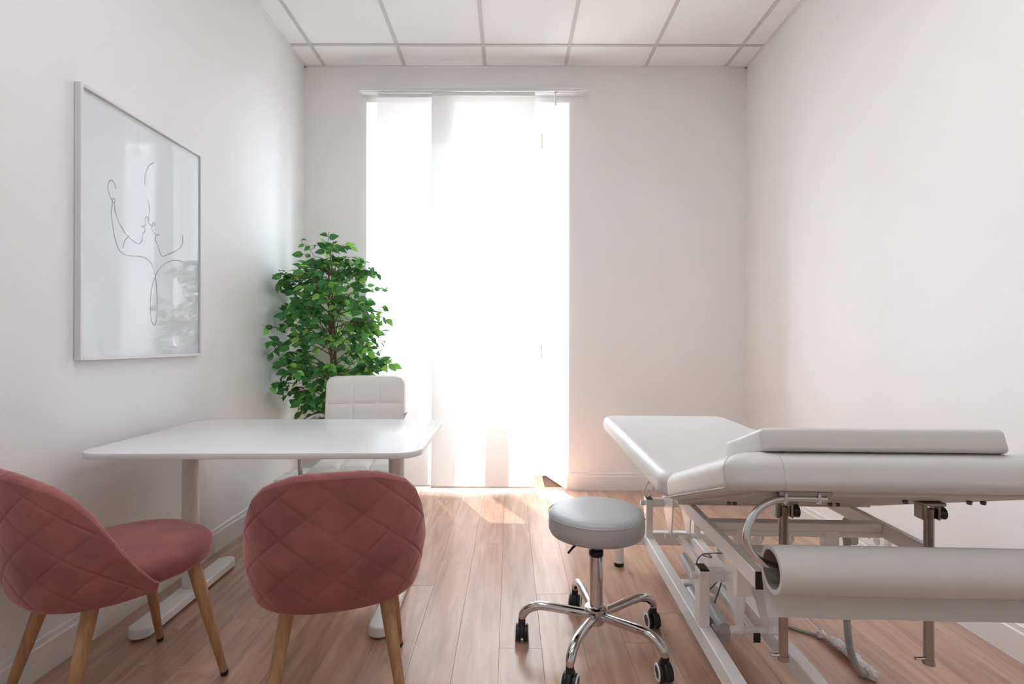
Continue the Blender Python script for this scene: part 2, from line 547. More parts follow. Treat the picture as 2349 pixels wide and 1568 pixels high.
# suspended ceiling: single boards lying in a steel grid
ceil = MB().box((XL, YF, ZC+0.03), (XR, YB, ZC+0.1)).build('ceiling', M['tile'], None, None)
tag(ceil, 'suspended ceiling of white boards in a grey grid', None, None, 'structure')
gx = [-1.412 + 0.6095*i for i in range(6)]
gy = []
y = 3.61
while y > YF: gy.append(y); y -= 0.6095
xs = [XL] + gx + [XR]; ys = sorted([YF] + gy + [YB])
fill_cells = {}
for i in range(len(xs)-1):
    for j in range(len(ys)-1):
        a0, a1, b0, b1 = xs[i]+.004, xs[i+1]-.004, ys[j]+.004, ys[j+1]-.004
        cxx, cyy = (a0+a1)/2, (b0+b1)/2
        if i in (2, 4) and abs(b1-b0) > .5 and (abs(cyy-0.26) < .25 or abs(cyy-1.477) < .25):
            fill_cells[(i, j)] = (a0, a1, b0, b1); continue
        hx, hy = (a1-a0)/2, (b1-b0)/2
        link('ceiling_board', MB().bbox((-hx,-hy,0.004), (hx,hy,0.018), .002).mesh('ceiling_board', M['tile']), ceil, (cxx, cyy, ZC))
W2 = 0.012
for x in gx:
    MB().box((x-W2, YF, ZC-0.001), (x+W2, YB, ZC+0.003)).build('grid_bar', M['tee'], ceil, None)
for y in gy:
    MB().box((XL, y-W2, ZC-0.0015), (XR, y+W2, ZC+0.0035)).build('grid_bar', M['tee'], ceil, None)
for lo, hi in (((XL, YB-.02, ZC-.003), (XR, YB, ZC+.003)), ((XL, YF, ZC-.003), (XL+.02, YB, ZC+.003)), ((XR-.02, YF, ZC-.003), (XR, YB, ZC+.003))):
    MB().box(lo, hi).build('edge_trim', M['trim'], ceil, None)
n = 0
for (i, j), (a0, a1, b0, b1) in sorted(fill_cells.items()):  # out-of-view glowing panels, added to brighten the interior
    side = 'nearer the plant wall' if i == 2 else 'nearer the couch wall'
    row = 'front' if b0 > 0.6 else 'rear'
    t = thing('ceiling_light', f'square flush ceiling light panel, {row} one {side}', 'ceiling light', ((a0+a1)/2, (b0+b1)/2, ZC), 0, 'ceiling light panels')
    hx, hy = (a1-a0)/2, (b1-b0)/2
    fm = MB()
    fm.box((-hx,-hy,.004),(hx,-hy+.02,.016)).box((-hx,hy-.02,.004),(hx,hy,.016)).box((-hx,-hy+.02,.004),(-hx+.02,hy-.02,.016)).box((hx-.02,-hy+.02,.004),(hx,hy-.02,.016))
    fm.build('lamp_frame', M['trim'], t, None)
    MB().box((-hx+.02,-hy+.02,.008),(hx-.02,hy-.02,.014)).build('diffuser', M['led'], t, None)

# ------------------------------------------------------------------ window in the niche
win = thing('window_1', 'white casement window in the niche behind the sheer panels', None, (0, YW+0.02, SILL), 0, None, 'structure')
def frame_ring(m, x0, x1, z0, z1, w, y0, y1):
    m.bbox((x0, y0, z0), (x0+w, y1, z1), .004); m.bbox((x1-w, y0, z0), (x1, y1, z1), .004)
    m.bbox((x0+w, y0, z0), (x1-w, y1, z0+w), .004); m.bbox((x0+w, y0, z1-w), (x1-w, y1, z1), .004)
WZ1 = NZ - SILL
m = MB(); frame_ring(m, WX0+.001, WX1-.001, 0.0, WZ1-.001, .062, 0.0, .07)
m.build('window_frame', M['pvc'], win, 30)
xm = (WX0+WX1)/2
for (a, b) in ((WX0+.05, xm-.002), (xm+.002, WX1-.05)):
    m = MB(); frame_ring(m, a, b, .05, WZ1-.05, .075, -.018, .045)
    s = m.build('sash', M['pvc'], win, 30)
    MB().box((a+.07, .010, .12), (b-.07, .016, WZ1-.12)).build('pane', M['glass'], s, None)
for z in (0.07, WZ1-.17):
    m = MB(); m.tube([(WX1-.052, -.026, z), (WX1-.052, -.026, z+.10)], .008, 10); m.tube([(WX1-.052, -.026, z-.012), (WX1-.052, -.026, z)], .009, 10)
    m.build('hinge', M['chrome_dull'], win)
m = MB(); m.bbox((xm-.012, -.03, .80), (xm+.012, -.018, .88), .003); m.tube([(xm, -.04, .84), (xm, -.04, .72)], .008, 8)
m.build('handle', M['pvc'], win)
MB().bbox((WX0+.002, -.06, -.022), (WX1-.002, -.001, -.001), .004).build('window_sill', M['trim'], win)

# ------------------------------------------------------------------ curtain rail and sheer panels
rail = thing('curtain_rail', 'long white panel track mounted above the window niche', 'curtain rail', (-0.28, 3.84, 3.003))
m = MB(); m.bbox((-.853, -.034, -.004), (.853, .034, .014), .003); m.build('track', M['pvc'], rail)
for yy in (-.031, 0.0, .031):
    MB().bbox((-.853, yy-.003, -.013), (.853, yy+.003, -.004), .001).build('track_channel', M['pvc'], rail)
for xx in (-.6, .2, .72):
    MB().bbox((xx-.018, .03, -.002), (xx+.018, .0598, .03), .003).build('wall_bracket', M['pvc'], rail)
m = MB(); m.bbox((.60, -.02, -.022), (.632, -.010, -.004), .002); m.tube([(.616, -.015, -.02), (.616, -.015, -.115)], .006, 8); m.build('panel_runner', M['pvc'], rail)

def curtain(name, label, x0, x1, y, ztop, zbot):
    t = thing(name, label, 'curtain', ((x0+x1)/2, y, zbot), 0, 'sheer sliding curtain panels')
    h = (x1-x0)/2; H = ztop-zbot
    m = MB(); m.bbox((-h, -.006, H-.028), (h, .006, H), .003); m.build('top_bar', M['pvc'], t)
    nx, nz = 24, 60
    pts = []
    for j in range(nz+1):
        z = 0.012 + (H-.04)*j/nz
        pts.append([(-h + 2*h*i/nx + 0.004*math.sin(z*1.7+i)*(1-z/H), 0.0025*math.sin(i*0.55+z*0.9)*(1-.6*z/H), z) for i in range(nx+1)])
    MB().grid(pts).build('panel', M['sheer'], t, 180)
    m = MB(); m.bbox((-h, -.004, 0.0), (h, .004, .014), .002); m.build('bottom_bar', M['pvc'], t)
    return t
curtain('sheer_curtain', 'narrower sheer white curtain panel hanging nearer the plant', -1.004, -0.425, 3.857, 2.990, 0.034)
curtain('sheer_curtain', 'wider sheer white curtain panel hanging in the middle of the window', -0.589, 0.187, 3.823, 2.990, 0.032)

# ------------------------------------------------------------------ framed print on the left wall
PX = -1.548
def on_wall(u, v, X):
    Y = -X*F_PX/(1170-u)
    return Y, CAM_H - (v-788)/F_PX*Y
pic = thing('framed_print', 'large portrait line-art print in slim white frame on the left wall', 'picture', (XL, 2.205, 1.046))
pw, ph, fw = 0.364, 1.006, 0.014
m = MB()
d0, d1 = 0.001, 0.026
m.bbox((d0,-pw,0),(d1,-pw+fw,ph),.002); m.bbox((d0,pw-fw,0),(d1,pw,ph),.002); m.bbox((d0,-pw+fw,0),(d1,pw-fw,fw),.002); m.bbox((d0,-pw+fw,ph-fw),(d1,pw-fw,ph),.002)
m.build('frame', M['frame'], pic)
MB().box((.002,-pw+fw,fw),(.012,pw-fw,ph-fw)).build('print', M['print'], pic, None)
MB().box((.018,-pw+fw,fw),(.020,pw-fw,ph-fw)).build('glazing', M['picture_glass'], pic, None)
strokes = [
 [(258,615),(252,588),(238,571),(224,578),(218,605),(224,640),(236,668),(248,686),(256,676),(252,664),(243,668),(241,690),(236,740),(243,800),(255,870),(272,920),(295,947),(325,958),(385,962),(420,975),(445,1005),(458,1045),(463,1070),(468,1110),(472,1180),(472,1240),(466,1300),(458,1314),(446,1300),(438,1250),(438,1180),(446,1120),(462,1065),(480,1030),(510,1000),(545,984),(580,982),(600,988)],
 [(252,686),(256,730),(270,775),(300,830),(330,865),(360,890),(380,898),(393,880),(396,850),(408,832),(408,815),(390,806),(402,808),(413,795),(410,772),(419,757),(428,765),(426,785)],
 [(328,855),(310,875),(300,895),(297,918)],
 [(455,480),(430,495),(412,530),(406,570),(408,595)],
 [(422,665),(430,700),(430,740),(424,770),(432,795),(448,805),(460,795),(455,786),(445,800),(446,825),(465,850),(482,850),(468,852),(462,875),(475,905),(482,930),(492,955),(505,960),(540,945),(580,925),(600,900),(603,850)],
]
for st in strokes:
    pp = []
    for (x, y) in st:
        Y, z = on_wall(150 + x/2.24, 160 + y/2.24, XL+.013)
        pp.append((0.0125, Y-2.205, z-1.046))
    pp = smooth_path(pp, 5)
    nn = len(pp)
    rr = [0.0017 + 0.0011*math.sin(3.1*k*9/nn)**2 for k in range(nn)]
    m = MB(); m.tube(pp, rr, 6)
    m.v = [(0.0122 + (x-.0125)*0.3, y, z) for x, y, z in m.v]
    m.build('drawn_line', M['ink'], pic, 60)

# ------------------------------------------------------------------ desk
desk = thing('desk', 'white rounded-corner desk on two T-shaped column legs', 'desk', (-0.909, 2.14, 0), R(1.0))
MB().loft(slab(.59, .395, .085, .714, .735, .002, .002, 12, 2)).build('desktop', M['desk_top'], desk, 40)
for x in (-.487, .412):
    pts = lambda i, z: [(a, b, z) for a, b in rrect(.034-i, .026-i, .024-i, 6, x, .11)]
    col = MB().loft([pts(0, .04), pts(0, .712)]).build('column', M['white_steel'], desk, 40)
    ft = MB().loft(slab(.042, .335, .040, .010, .046, .002, .008, 10, 3, x, .10)).build('foot', M['white_steel'], desk, 40)
    for yy in (-.185, .385):
        MB().lathe([(.026, 0), (.028, .009)], (x, yy, .001), 18).build('glide', M['black'], ft)
MB().box((-.45, .09, .665), (.375, .13, .705)).build('crossbeam', M['white_steel'], desk, 30)
for x in (-.487, .412):
    MB().bbox((x-.025, -.22, .690), (x+.025, .34, .713), .004).build('top_bracket', M['white_steel'], desk)

# ------------------------------------------------------------------ rose velvet shell chairs
ZT = [(0,.772),(10,.771),(20,.764),(30,.750),(40,.733),(50,.700),(60,.645),(70,.560),(80,.478),(85,.445),(90,.410)]
ZB = .385
def shell_point(phi, t, off=0.0):
    """phi degrees around the back, t 0..1 bottom to rim; off = inward offset"""
    zt = interp(abs(phi), ZT) - .013*max(0, math.cos(R(phi)))**.3
    z = ZB + (zt-ZB)*t
    q = (z-ZB)/.387
    sc = 0.885 + 0.115*min(1.0, (q/0.36))**0.6 if q > 0 else 0.885
    s, c = math.sin(R(phi)), math.cos(R(phi))
    x = .266*math.copysign(abs(s)**.77, s)*sc
    y = -.262*math.copysign(abs(c)**.86, c)*sc
    y -= 0.035*q*max(0, c)
    return Vector((x, y, z))
def shell_mesh():
    NP, NT, TH = 220, 90, .034
    PM = 90.0
    # arc length of the plan curve, so that the quilting runs straight
    arcs = [0.0]; prev = None
    for i in range(NP//2+1):
        ph = PM*i/(NP//2)
        c_ = Vector((.266*math.sin(R(ph))**.77, -.262*max(0, math.cos(R(ph)))**.86, 0))
        if prev is not None: arcs.append(arcs[-1] + (c_-prev).length)
        prev = c_
    outer, inner, ctr = [], [], []
    # smooth bumps for the rim
    for j in range(NT+1):
        ro, ri = [], []
        for i in range(NP+1):
            phi = -PM + 2*PM*i/NP; t = j/NT
            p = shell_point(phi, t)
            e = 1e-2
            du = shell_point(min(phi+1, PM), t) - shell_point(max(phi-1, -PM), t)
            dv = shell_point(phi, min(t+e, 1)) - shell_point(phi, max(t-e, 0))
            nrm = du.cross(dv)
            nrm = nrm.normalized() if nrm.length > 1e-9 else Vector((0,-1,0))
            if nrm.dot(Vector((p.x, p.y, 0))) < 0: nrm = -nrm
            # quilting: diamonds pressed in along seams
            arc = math.copysign(arcs[abs(i - NP//2)], phi)
            a = (arc/.0713 + (p.z-.60)/.057)/2; b = (arc/.0713 - (p.z-.60)/.057)/2
            da = abs(a - round(a))*.0445*2; db = abs(b - round(b))*.0445*2
            edge = min(1.0, (interp(abs(phi), ZT) - p.z)/.035, (p.z-ZB)/.02, (PM-abs(phi))/9)
            d = min(da, db)
            g = (0.0026*math.exp(-(d/.0026)**2) + 0.0004*math.exp(-(d/.010)**2))*max(0, edge)
            thick = TH*min(1.0, 0.45 + 0.55*min((PM-abs(phi))/14, 1.0))
            ro.append(p - nrm*g)
            ri.append(p - nrm*thick)
        outer.append(ro); inner.append(ri)
    m = MB()
    m.grid(outer, flip=False)
    m.grid(inner, flip=True)
    # rounded border strip
    idx = [(0, i) for i in range(NP+1)] + [(j, NP) for j in range(1, NT+1)] + [(NT, i) for i in range(NP-1, -1, -1)] + [(j, 0) for j in range(NT-1, 0, -1)]
    rows = [[], [], [], [], [], []]
    for j, i in idx:
        O, I = outer[j][i], inner[j][i]
        jj = j + (1 if j == 0 else -1 if j == NT else 0); ii = i + (1 if i == 0 else -1 if i == NP else 0)
        Tn = (O - outer[jj][ii]); Tn = Tn.normalized() if Tn.length > 1e-9 else Vector((0,0,1))
        C = (O+I)/2; h = (O-I)/2
        for k in range(6):
            a = math.pi*k/5
            rows[k].append(C + h*math.cos(a) + Tn*(h.length*0.8*math.sin(a)))
    L = len(idx)
    vs = [p for r in rows for p in r]
    fs = []
    for k in range(5):
        for i in range(L):
            j2 = (i+1) % L
            fs.append((k*L+i, (k+1)*L+i, (k+1)*L+j2, k*L+j2))
    m._add(vs, fs)
    return m

def seat_ring(sx, y0, y1, z, e=2.6, n=56):
    cyy, hy = (y0+y1)/2, (y1-y0)/2
    pts = []
    for k in range(n):
        a = 2*math.pi*k/n
        c, s = math.cos(a), math.sin(a)
        pts.append((sx*math.copysign(abs(c)**(2/e), c), cyy + hy*math.copysign(abs(s)**(2/e), s), z))
    return pts

chair = thing('dining_chair', 'rose velvet shell chair with its seat showing, standing by the left wall', 'chair', (-1.24, 1.614, 0), R(-29.3), 'rose velvet chairs in front of the desk')
shell = shell_mesh().build('backrest_shell', M['velvet'], chair, 60)
m = MB()
prof = [(.60, .384), (.86, .389), (.955, .405), (.99, .428), (1.0, .445), (.985, .460), (.94, .472), (.80, .4795), (.5, .4825), (.2, .4835)]
m.loft([seat_ring(.232*s, -.005-.222*s, .015+.240*s, z, 2.5) for s, z in prof])
m.build('seat', M['velvet'], chair, 60)
for sx in (-1, 1):
    for top, foot in (((.155, .150, .392), (.200, .226, .012)), ((.130, -.112, .392), (.190, -.215, .012))):
        a = Vector((sx*top[0], top[1], top[2])); b = Vector((sx*foot[0], foot[1], foot[2]))
        l = MB().tube([a + (b-a)*t for t in (0, .25, .5, .75, 1)], [.0205, .0195, .0170, .0140, .0112], 18).build('leg', M['leg_wood'], chair, 40)
        d = (b-a).normalized()
        MB().tube([b - d*.004, b + d*.004, b + d*.0115], [.0122, .0124, .0095], 16).build('foot_cap', M['black'], l, 40)
c2 = copy_tree(chair)
c2.location = (-0.533, 1.606, 0); c2.rotation_euler = (0, 0, R(16.0))
c2['label'] = 'rose velvet shell chair with quilted back to the viewer, next to the aisle'

# ------------------------------------------------------------------ white office chair behind the desk
oc = thing('office_chair', 'white tufted office chair with chrome arms behind the desk', 'chair', (-0.820, 2.74, 0), R(7.0))
def tufted(fn, nu, nv, su, sv, depth, rnd):
    """fn(u,v,h)->point; pads bulge by depth between seams"""
    pts = []
    for j in range(nv+1):
        row = []
        for i in range(nu+1):
            u, v = i/nu, j/nv
            au = abs((u*su) % 1.0 - .5)*2 if su else 0
            av = abs((v*sv) % 1.0 - .5)*2 if sv else 0
            h = depth*(1-au**6)*(1-av**6)
            eu = min(u, 1-u)*rnd; ev = min(v, 1-v)*rnd
            e = min(1, eu)*min(1, ev)
            row.append(fn(u, v, h*e**.3))
        pts.append(row)
    return pts
# backrest: pad front faces -y
def back_pt(u, v, h, side):
    x = -.225 + .45*u
    z = .44 + .47*v
    # rounded top corners
    r = .05
    if v > 1 - r/.47:
        dz = (v - (1 - r/.47))*.47
        lim = .225 - r + math.sqrt(max(r*r - dz*dz, 0))
        x = max(-lim, min(lim, x*lim/.225 if abs(x) > lim-.0 else x))
    y = .225 + .085*(z-.44)/.47 + 0.02*math.cos((x/.225)*1.3)
    return Vector((x, y - h if side < 0 else y + .038 + h*.5, z))
m = MB()
fr = tufted(lambda u, v, h: back_pt(u, v, h, -1), 66, 66, 3, 3, .008, 14)
bk = tufted(lambda u, v, h: back_pt(u, v, 0, 1), 66, 66, 0, 0, .0, 14)
m.grid(fr, flip=False); m.grid(bk, flip=True)
def border(g):
    a, b = len(g), len(g[0])
    return [g[0][i] for i in range(b)] + [g[j][b-1] for j in range(1, a)] + [g[a-1][i] for i in range(b-2, -1, -1)] + [g[j][0] for j in range(a-2, 0, -1)]
bf, bb_ = border(fr), border(bk)
ctr = Vector((0, .28, .67))
mid = [(p+q)/2 + ((p+q)/2 - ctr).normalized()*.008 for p, q in zip(bf, bb_)]
m.loft([bf, mid, bb_], cap=False)
m.build('backrest', M['office'], oc, 50)
def seat_pt(u, v, h, side):
    x = -.228 + .456*u; y = -.255 + .47*v
    sag = -.012*math.cos((u-.5)*math.pi)*0
    front = -.030*max(0, (.18-v)/.18)**2
    z = .452 + sag + front
    return Vector((x, y, z + h if side > 0 else z - .045))
up = tufted(lambda u, v, h: seat_pt(u, v, h, 1), 66, 66, 3, 3, .026, 14)
dn = tufted(lambda u, v, h: seat_pt(u, v, 0, -1), 66, 66, 0, 0, 0, 14)
m = MB(); m.grid(up); m.grid(dn, flip=True)
bf, bb_ = border(up), border(dn); ctr = Vector((0, -.02, .43))
m.loft([bf, [(p+q)/2 + Vector(((p+q)/2 - ctr).to_2d().to_3d()).normalized()*.010 for p, q in zip(bf, bb_)], bb_], cap=False)
m.build('seat', M['office'], oc, 50)
for s in (-1, 1):
    p = smooth_path([(s*.15, -.10, .395), (s*.222, -.125, .400), (s*.250, -.135, .44), (s*.255, -.14, .60), (s*.256, -.115, .688), (s*.258, -.04, .708), (s*.260, .12, .708), (s*.258, .22, .702), (s*.235, .262, .690)], 6)
    MB().tube(p, .011, 12).build('armrest', M['chrome'], oc, 60)
MB().lathe([(.10, .385), (.10, .405)], (0, 0, 0), 24).build('seat_plate', M['dark_grey'], oc)
MB().lathe([(.028, .11), (.028, .27), (.02, .272), (.02, .386)], (0, 0, 0), 20).build('gas_lift', M['chrome'], oc)
for k in range(5):
    a = R(18 + 72*k); d = Vector((math.cos(a), math.sin(a), 0))
    l = MB().tube([d*.02 + Vector((0,0,.115)), d*.16 + Vector((0,0,.105)), d*.275 + Vector((0,0,.085))], [.022, .018, .013], 10).build('base_leg', M['chrome'], oc, 50)
    pv = d*.275
    cm = MB(); sd = Vector((-d.y, d.x, 0))
    for q in (-1, 1):
        cm.tube([pv + sd*q*.006 + Vector((0,0,.030)), pv + sd*q*.022 + Vector((0,0,.030))], .029, 18)
    cm.tube([pv + Vector((0,0,.03)), pv + Vector((0,0,.085))], .008, 8)
    cm.build('caster', M['black'], l, 40)

# ------------------------------------------------------------------ white carton on the floor behind the desk
bx = thing('carton_box', 'white printed carton standing on the floor beside the office chair', 'box', (-1.225, 2.90, 0), 0)
MB().bbox((-.115, 0, 0), (.115, .29, .335), .003).build('carton', M['box'], bx)
MB().box((-.115, .135, .3352), (.115, .160, .3358)).build('packing_tape', M['paper'], bx, None)
sp = smooth_path([(-.02, .06, .336), (.01, .10, .336), (-.02, .12, .336), (.04, .14, .336), (.03, .18, .336), (.07, .17, .336), (.06, .22, .336), (.09, .20, .336)], 6)
m = MB().tube(sp, .003, 6); m.v = [(x, y, .3352 + (z-.336)*.1) for x, y, z in m.v]
m.build('printed_script', M['box_ink'], bx)

# ------------------------------------------------------------------ swivel stool
st = thing('swivel_stool', 'grey round swivel stool on a five-arm chrome base', 'stool', (0.317, 1.875, 0))
pr = [(.02, .420), (.155, .420), (.168, .425), (.173, .436), (.1745, .458), (.174, .480), (.171, .494), (.163, .503), (.150, .507), (.10, .510), (.02, .511)]
seat = MB().lathe(pr, (0,0,0), 64).build('seat', M['grey_vinyl'], st, 60)
MB().lathe([(.1758, .4895), (.1775, .4915), (.1758, .4935)], (0,0,0), 64, cap=False).build('seat_piping', M['grey_vinyl'], seat, 60)
m = MB().lathe([(.09, .410), (.10, .419)], (0,0,0), 24); m.tube([(-.05,-.04,.413), (-.10,-.115,.410), (-.118,-.140,.402)], .004, 8); m.build('height_lever', M['black'], st)
MB().lathe([(.017, .330), (.017, .411)], (0,0,0), 24).build('gas_piston', M['dark_grey'], st)
MB().lathe([(.0245, .132), (.0245, .336), (.023, .338)], (0,0,0), 32).build('column', M['chrome'], st)
MB().lathe([(.0175, .3385), (.0262, .3385), (.0262, .357), (.0175, .360)], (0,0,0), 32).build('column_collar', M['black'], st)
MB().lathe([(.026, .088), (.031, .095), (.031, .136), (.041, .141), (.042, .149), (.036, .154), (.026, .156)], (0,0,0), 36).build('hub', M['chrome'], st, 40)
for k in range(5):
    a = R(27 + 72*k); d = Vector((math.cos(a), math.sin(a), 0)); U = Vector((0,0,1)); sd = Vector((-d.y, d.x, 0))
    path = smooth_path([d*.026 + U*.121, d*.10 + U*.128, d*.175 + U*.135, d*.216 + U*.134, d*.249 + U*.121, d*.269 + U*.100, d*.274 + U*.082], 7)
    arm = MB().tube(path, [.0160]*(len(path)-8) + [.0160 - .004*i/8 for i in range(8)], 16).build('base_arm', M['chrome'], st, 60)
    pv = d*.274
    wa = R(-97 + (14, -9, 5, -16, 10)[k]); w = Vector((math.cos(wa), math.sin(wa), 0)); ax = Vector((-w.y, w.x, 0))
    pc = pv - w*.006
    cm = MB()
    cm.tube([pv + U*.060, pv + U*.084], .0135, 16)
    # hood between the wheels
    hood = []
    for kk in range(9):
        b = R(-10 + 200*kk/8)
        hood.append(pc + w*math.cos(b)*.030 + U*(.030 + math.sin(b)*.033))
    cm.tube(hood, .009, 8)
    cst = cm.build('caster', M['black'], arm, 50)
    for q in (-1, 1):
        wc = pc + U*.029
        MB().tube([wc + ax*q*.005, wc + ax*q*.008, wc + ax*q*.020, wc + ax*q*.0235], [.027, .0288, .0288, .027], 24).build('wheel', M['black'], cst, 40)
        ring = lambda r, o: [wc + ax*q*o + (w*math.cos(t_) + U*math.sin(t_))*r for t_ in (2*math.pi*i_/24 for i_ in range(24))]
        MB().loft([ring(.0212, .0232), ring(.0215, .0262), ring(.0268, .0255), ring(.0282, .0225)], cap=False).build('wheel_rim', M['white_steel'], cst, 40)

# ------------------------------------------------------------------ treatment couch
YAW = -math.atan(0.04)
couch = thing('treatment_couch', 'white two-section treatment couch with raised head end on a lifting frame', 'treatment couch', (0.8234, 1.9, 0), YAW)
HW = .34
# leg section, flat
MB().loft(slab(HW, .676, .075, .630, .706, .018, .034, 12, 7, 0, .334)).build('leg_section', M['vinyl'], couch, 60)
MB().bbox((-.29, -.33, .613), (.29, .96, .632), .002).build('base_board', M['vinyl_seam'], couch)
# head section, tilted about the hinge
HY, HZ, ANG = -.344, .622, R(-18.9)
def tilt(m):
    return m.xf(Matrix.Translation((0, HY, HZ)) @ Matrix.Rotation(ANG, 4, 'X'))
hs_ = MB(); hs_.loft(slab(HW, .300, .075, .008, .086, .020, .036, 14, 8, 0, -.302)); tilt(hs_)
head = hs_.build('head_section', M['vinyl'], couch, 60)
hb = MB().bbox((-.29, -.545, .001), (.29, -.02, .016), .002); tilt(hb).build('head_board', M['vinyl_seam'], couch)
def seam(pts, r=.0016):
    m = MB().tube(smooth_path(pts, 5), r, 6); tilt(m).build('seam', M['vinyl_seam'], head, 60)
def prof(x, y, nx, ny):
    """points up the side of the head pad at outline point (x,y) with outward normal (nx,ny)"""
    out = []
    for k in range(5):
        a = R(90*k/4); out.append((x - nx*.020*(1-math.sin(a)), y - ny*.020*(1-math.sin(a)), .008 + .020*(1-math.cos(a))))
    for k in range(8):
        a = R(90*k/7); out.append((x - nx*.036*(1-math.cos(a)), y - ny*.036*(1-math.cos(a)), .050 + .036*math.sin(a)))
    return out
c45 = math.cos(R(45))
for sx in (-1, 1):
    cxn, cyn = sx*(HW-.075), -.602+.075
    seam(prof(cxn + sx*.075*math.cos(R(8)), cyn - .075*math.sin(R(8)), sx*math.cos(R(8)), -math.sin(R(8))))
    seam(prof(sx*.245, -.602, 0, -1), .0009)
seam([(-HW+.003, -.53, .016), (-HW+.002, -.3, .016), (-HW+.003, -.02, .016)], .0022)
# upper frame
for sx in (-1, 1):
    s = MB().bbox((sx*.2425-.010, -.784, .571), (sx*.2425+.010, .86, .611), .002).build('upper_frame_tube', M['white_steel'], couch)
    for yy, e in ((-.7865, -1), (.8605, 1)):
        MB().bbox((sx*.2425-.0095, yy-(.002 if e < 0 else 0), .572), (sx*.2425+.0095, yy+.0025, .610), .0005).build('end_cap', M['black'], s)
for y0, y1 in ((-.678, -.632), (-.472, -.437), (.15, .185), (.80, .835)):
    MB().bbox((-.232, y0, .589), (.232, y1, .6105), .002).build('upper_crossbar', M['white_steel'], couch)
for x in (-.146, .096):
    MB().bbox((x-.02, -.468, .40), (x+.02, -.440, .589), .002).build('hanger_plate', M['white_steel'], couch)
# base frame
for x0 in (-.185, .041):
    MB().bbox((x0, -.80, .112), (x0+.040, .640, .173), .003).build('base_rail', M['white_steel'], couch)
for yy in (.655, -.80):
    b_ = MB().bbox((-.335, yy-.02, .1115), (.232, yy+.02, .1735), .003).build('base_crossbar', M['white_steel'], couch)
    for xx in (-.302, .200):
        ft = MB().lathe([(.0235, .018), (.0235, .112)], (xx, yy, 0), 20).build('foot', M['white_steel'], b_)
        MB().lathe([(.022, .0005), (.0245, .003), (.0245, .018)], (xx, yy, 0), 20).build('foot_cap', M['black'], b_)
MB().bbox((-.146, .10, .134), (.042, .14, .173), .003).build('base_crossbar', M['white_steel'], couch)
for y0, y1 in ((-.215, -.160), (.569, .630)):
    for x0 in (-.185, .043):
        p_ = MB().bbox((x0, y0, .172), (x0+.032, y1, .358), .002).build('post', M['white_steel'], couch)
        MB().bbox((x0+.001, y0+.001, .358), (x0+.031, y1-.001, .363), .001).build('end_cap', M['black'], p_)
for yy in (-.187, .60):
    MB().tube([(-.207, yy, .334), (.10, yy, .334)], .0125, 18).build('axle', M['white_steel'], couch, 40)
    MB().bbox((-.155, yy-.016, .318), (.045, yy+.016, .357), .002).build('pivot_tube', M['white_steel'], couch)
    for x in (-.095, -.012):
        pl = [(yy+.022, .356), (yy-.105, .214), (yy-.125, .206), (yy-.142, .218), (yy-.175, .420), (yy-.285, .566), (yy-.258, .586), (yy-.135, .440)]
        MB().prism_x([(y, z) for y, z in pl], x-.003, x+.003).build('lift_plate', M['white_steel'], couch, None)
    MB().tube([(-.120, yy-.122, .220), (.022, yy-.122, .220)], .0115, 16).build('lower_axle', M['white_steel'], couch, 40)
    MB().tube([(-.232, yy-.268, .578), (.232, yy-.268, .578)], .0105, 14).build('upper_axle', M['white_steel'], couch, 40)
tr_ = MB().bbox((-.064, -.335, .197), (-.042, .50, .227), .002).build('tie_rod', M['white_steel'], couch)
MB().bbox((-.0635, -.338, .1975), (-.0425, -.3352, .2265), .0005).build('end_cap', M['black'], tr_)
# actuator
ac = MB().tube([(-.115, .20, .235), (-.115, -.02, .205), (-.112, -.23, .180)], [.019, .021, .021], 18).build('actuator_tube', M['silver'], couch, 40)
MB().bbox((-.142, -.16, .118), (-.070, -.035, .175), .010).build('actuator_gearbox', M['silver'], couch)
MB().tube([(-.125, .07, .150), (-.125, -.04, .150)], .028, 18).build('actuator_motor', M['silver'], couch, 40)
MB().tube([(-.115, -.075, .200), (-.115, -.095, .197)], .027, 18).build('actuator_clamp', M['white_steel'], couch, 40)
MB().bbox((-.136, -.225, .125), (-.088, -.170, .168), .006).build('actuator_bracket', M['grey'], couch)
for pth in ([(-.14, -.06, .17), (-.135, -.02, .30), (-.13, -.10, .372), (-.115, -.12, .366), (-.12, -.05, .345), (-.10, .0, .33), (-.06, -.10, .372), (-.03, -.17, .365)],
            [(-.13, -.14, .17), (-.09, -.12, .25), (-.085, -.13, .30), (-.10, -.05, .22), (-.13, -.02, .20)],
            [(-.05, -.15, .36), (-.03, -.14, .395), (-.005, -.15, .392), (.01, -.16, .36)]):
    MB().tube(smooth_path(pth, 6), .0022, 6).build('cable', M['dark_grey'], couch, 60)
# wire hook on the far post
MB().tube(smooth_path([(-.176, .60, .360), (-.190, .60, .385), (-.178, .59, .425), (-.160, .57, .470), (-.150, .56, .50)], 6), .0045, 8).build('wire_hook', M['white_steel'], couch, 60)
MB().tube(smooth_path([(-.176, .60, .360), (-.160, .60, .375), (-.142, .60, .41), (-.130, .58, .47)], 6), .0045, 8).build('wire_hook', M['white_steel'], couch, 60)
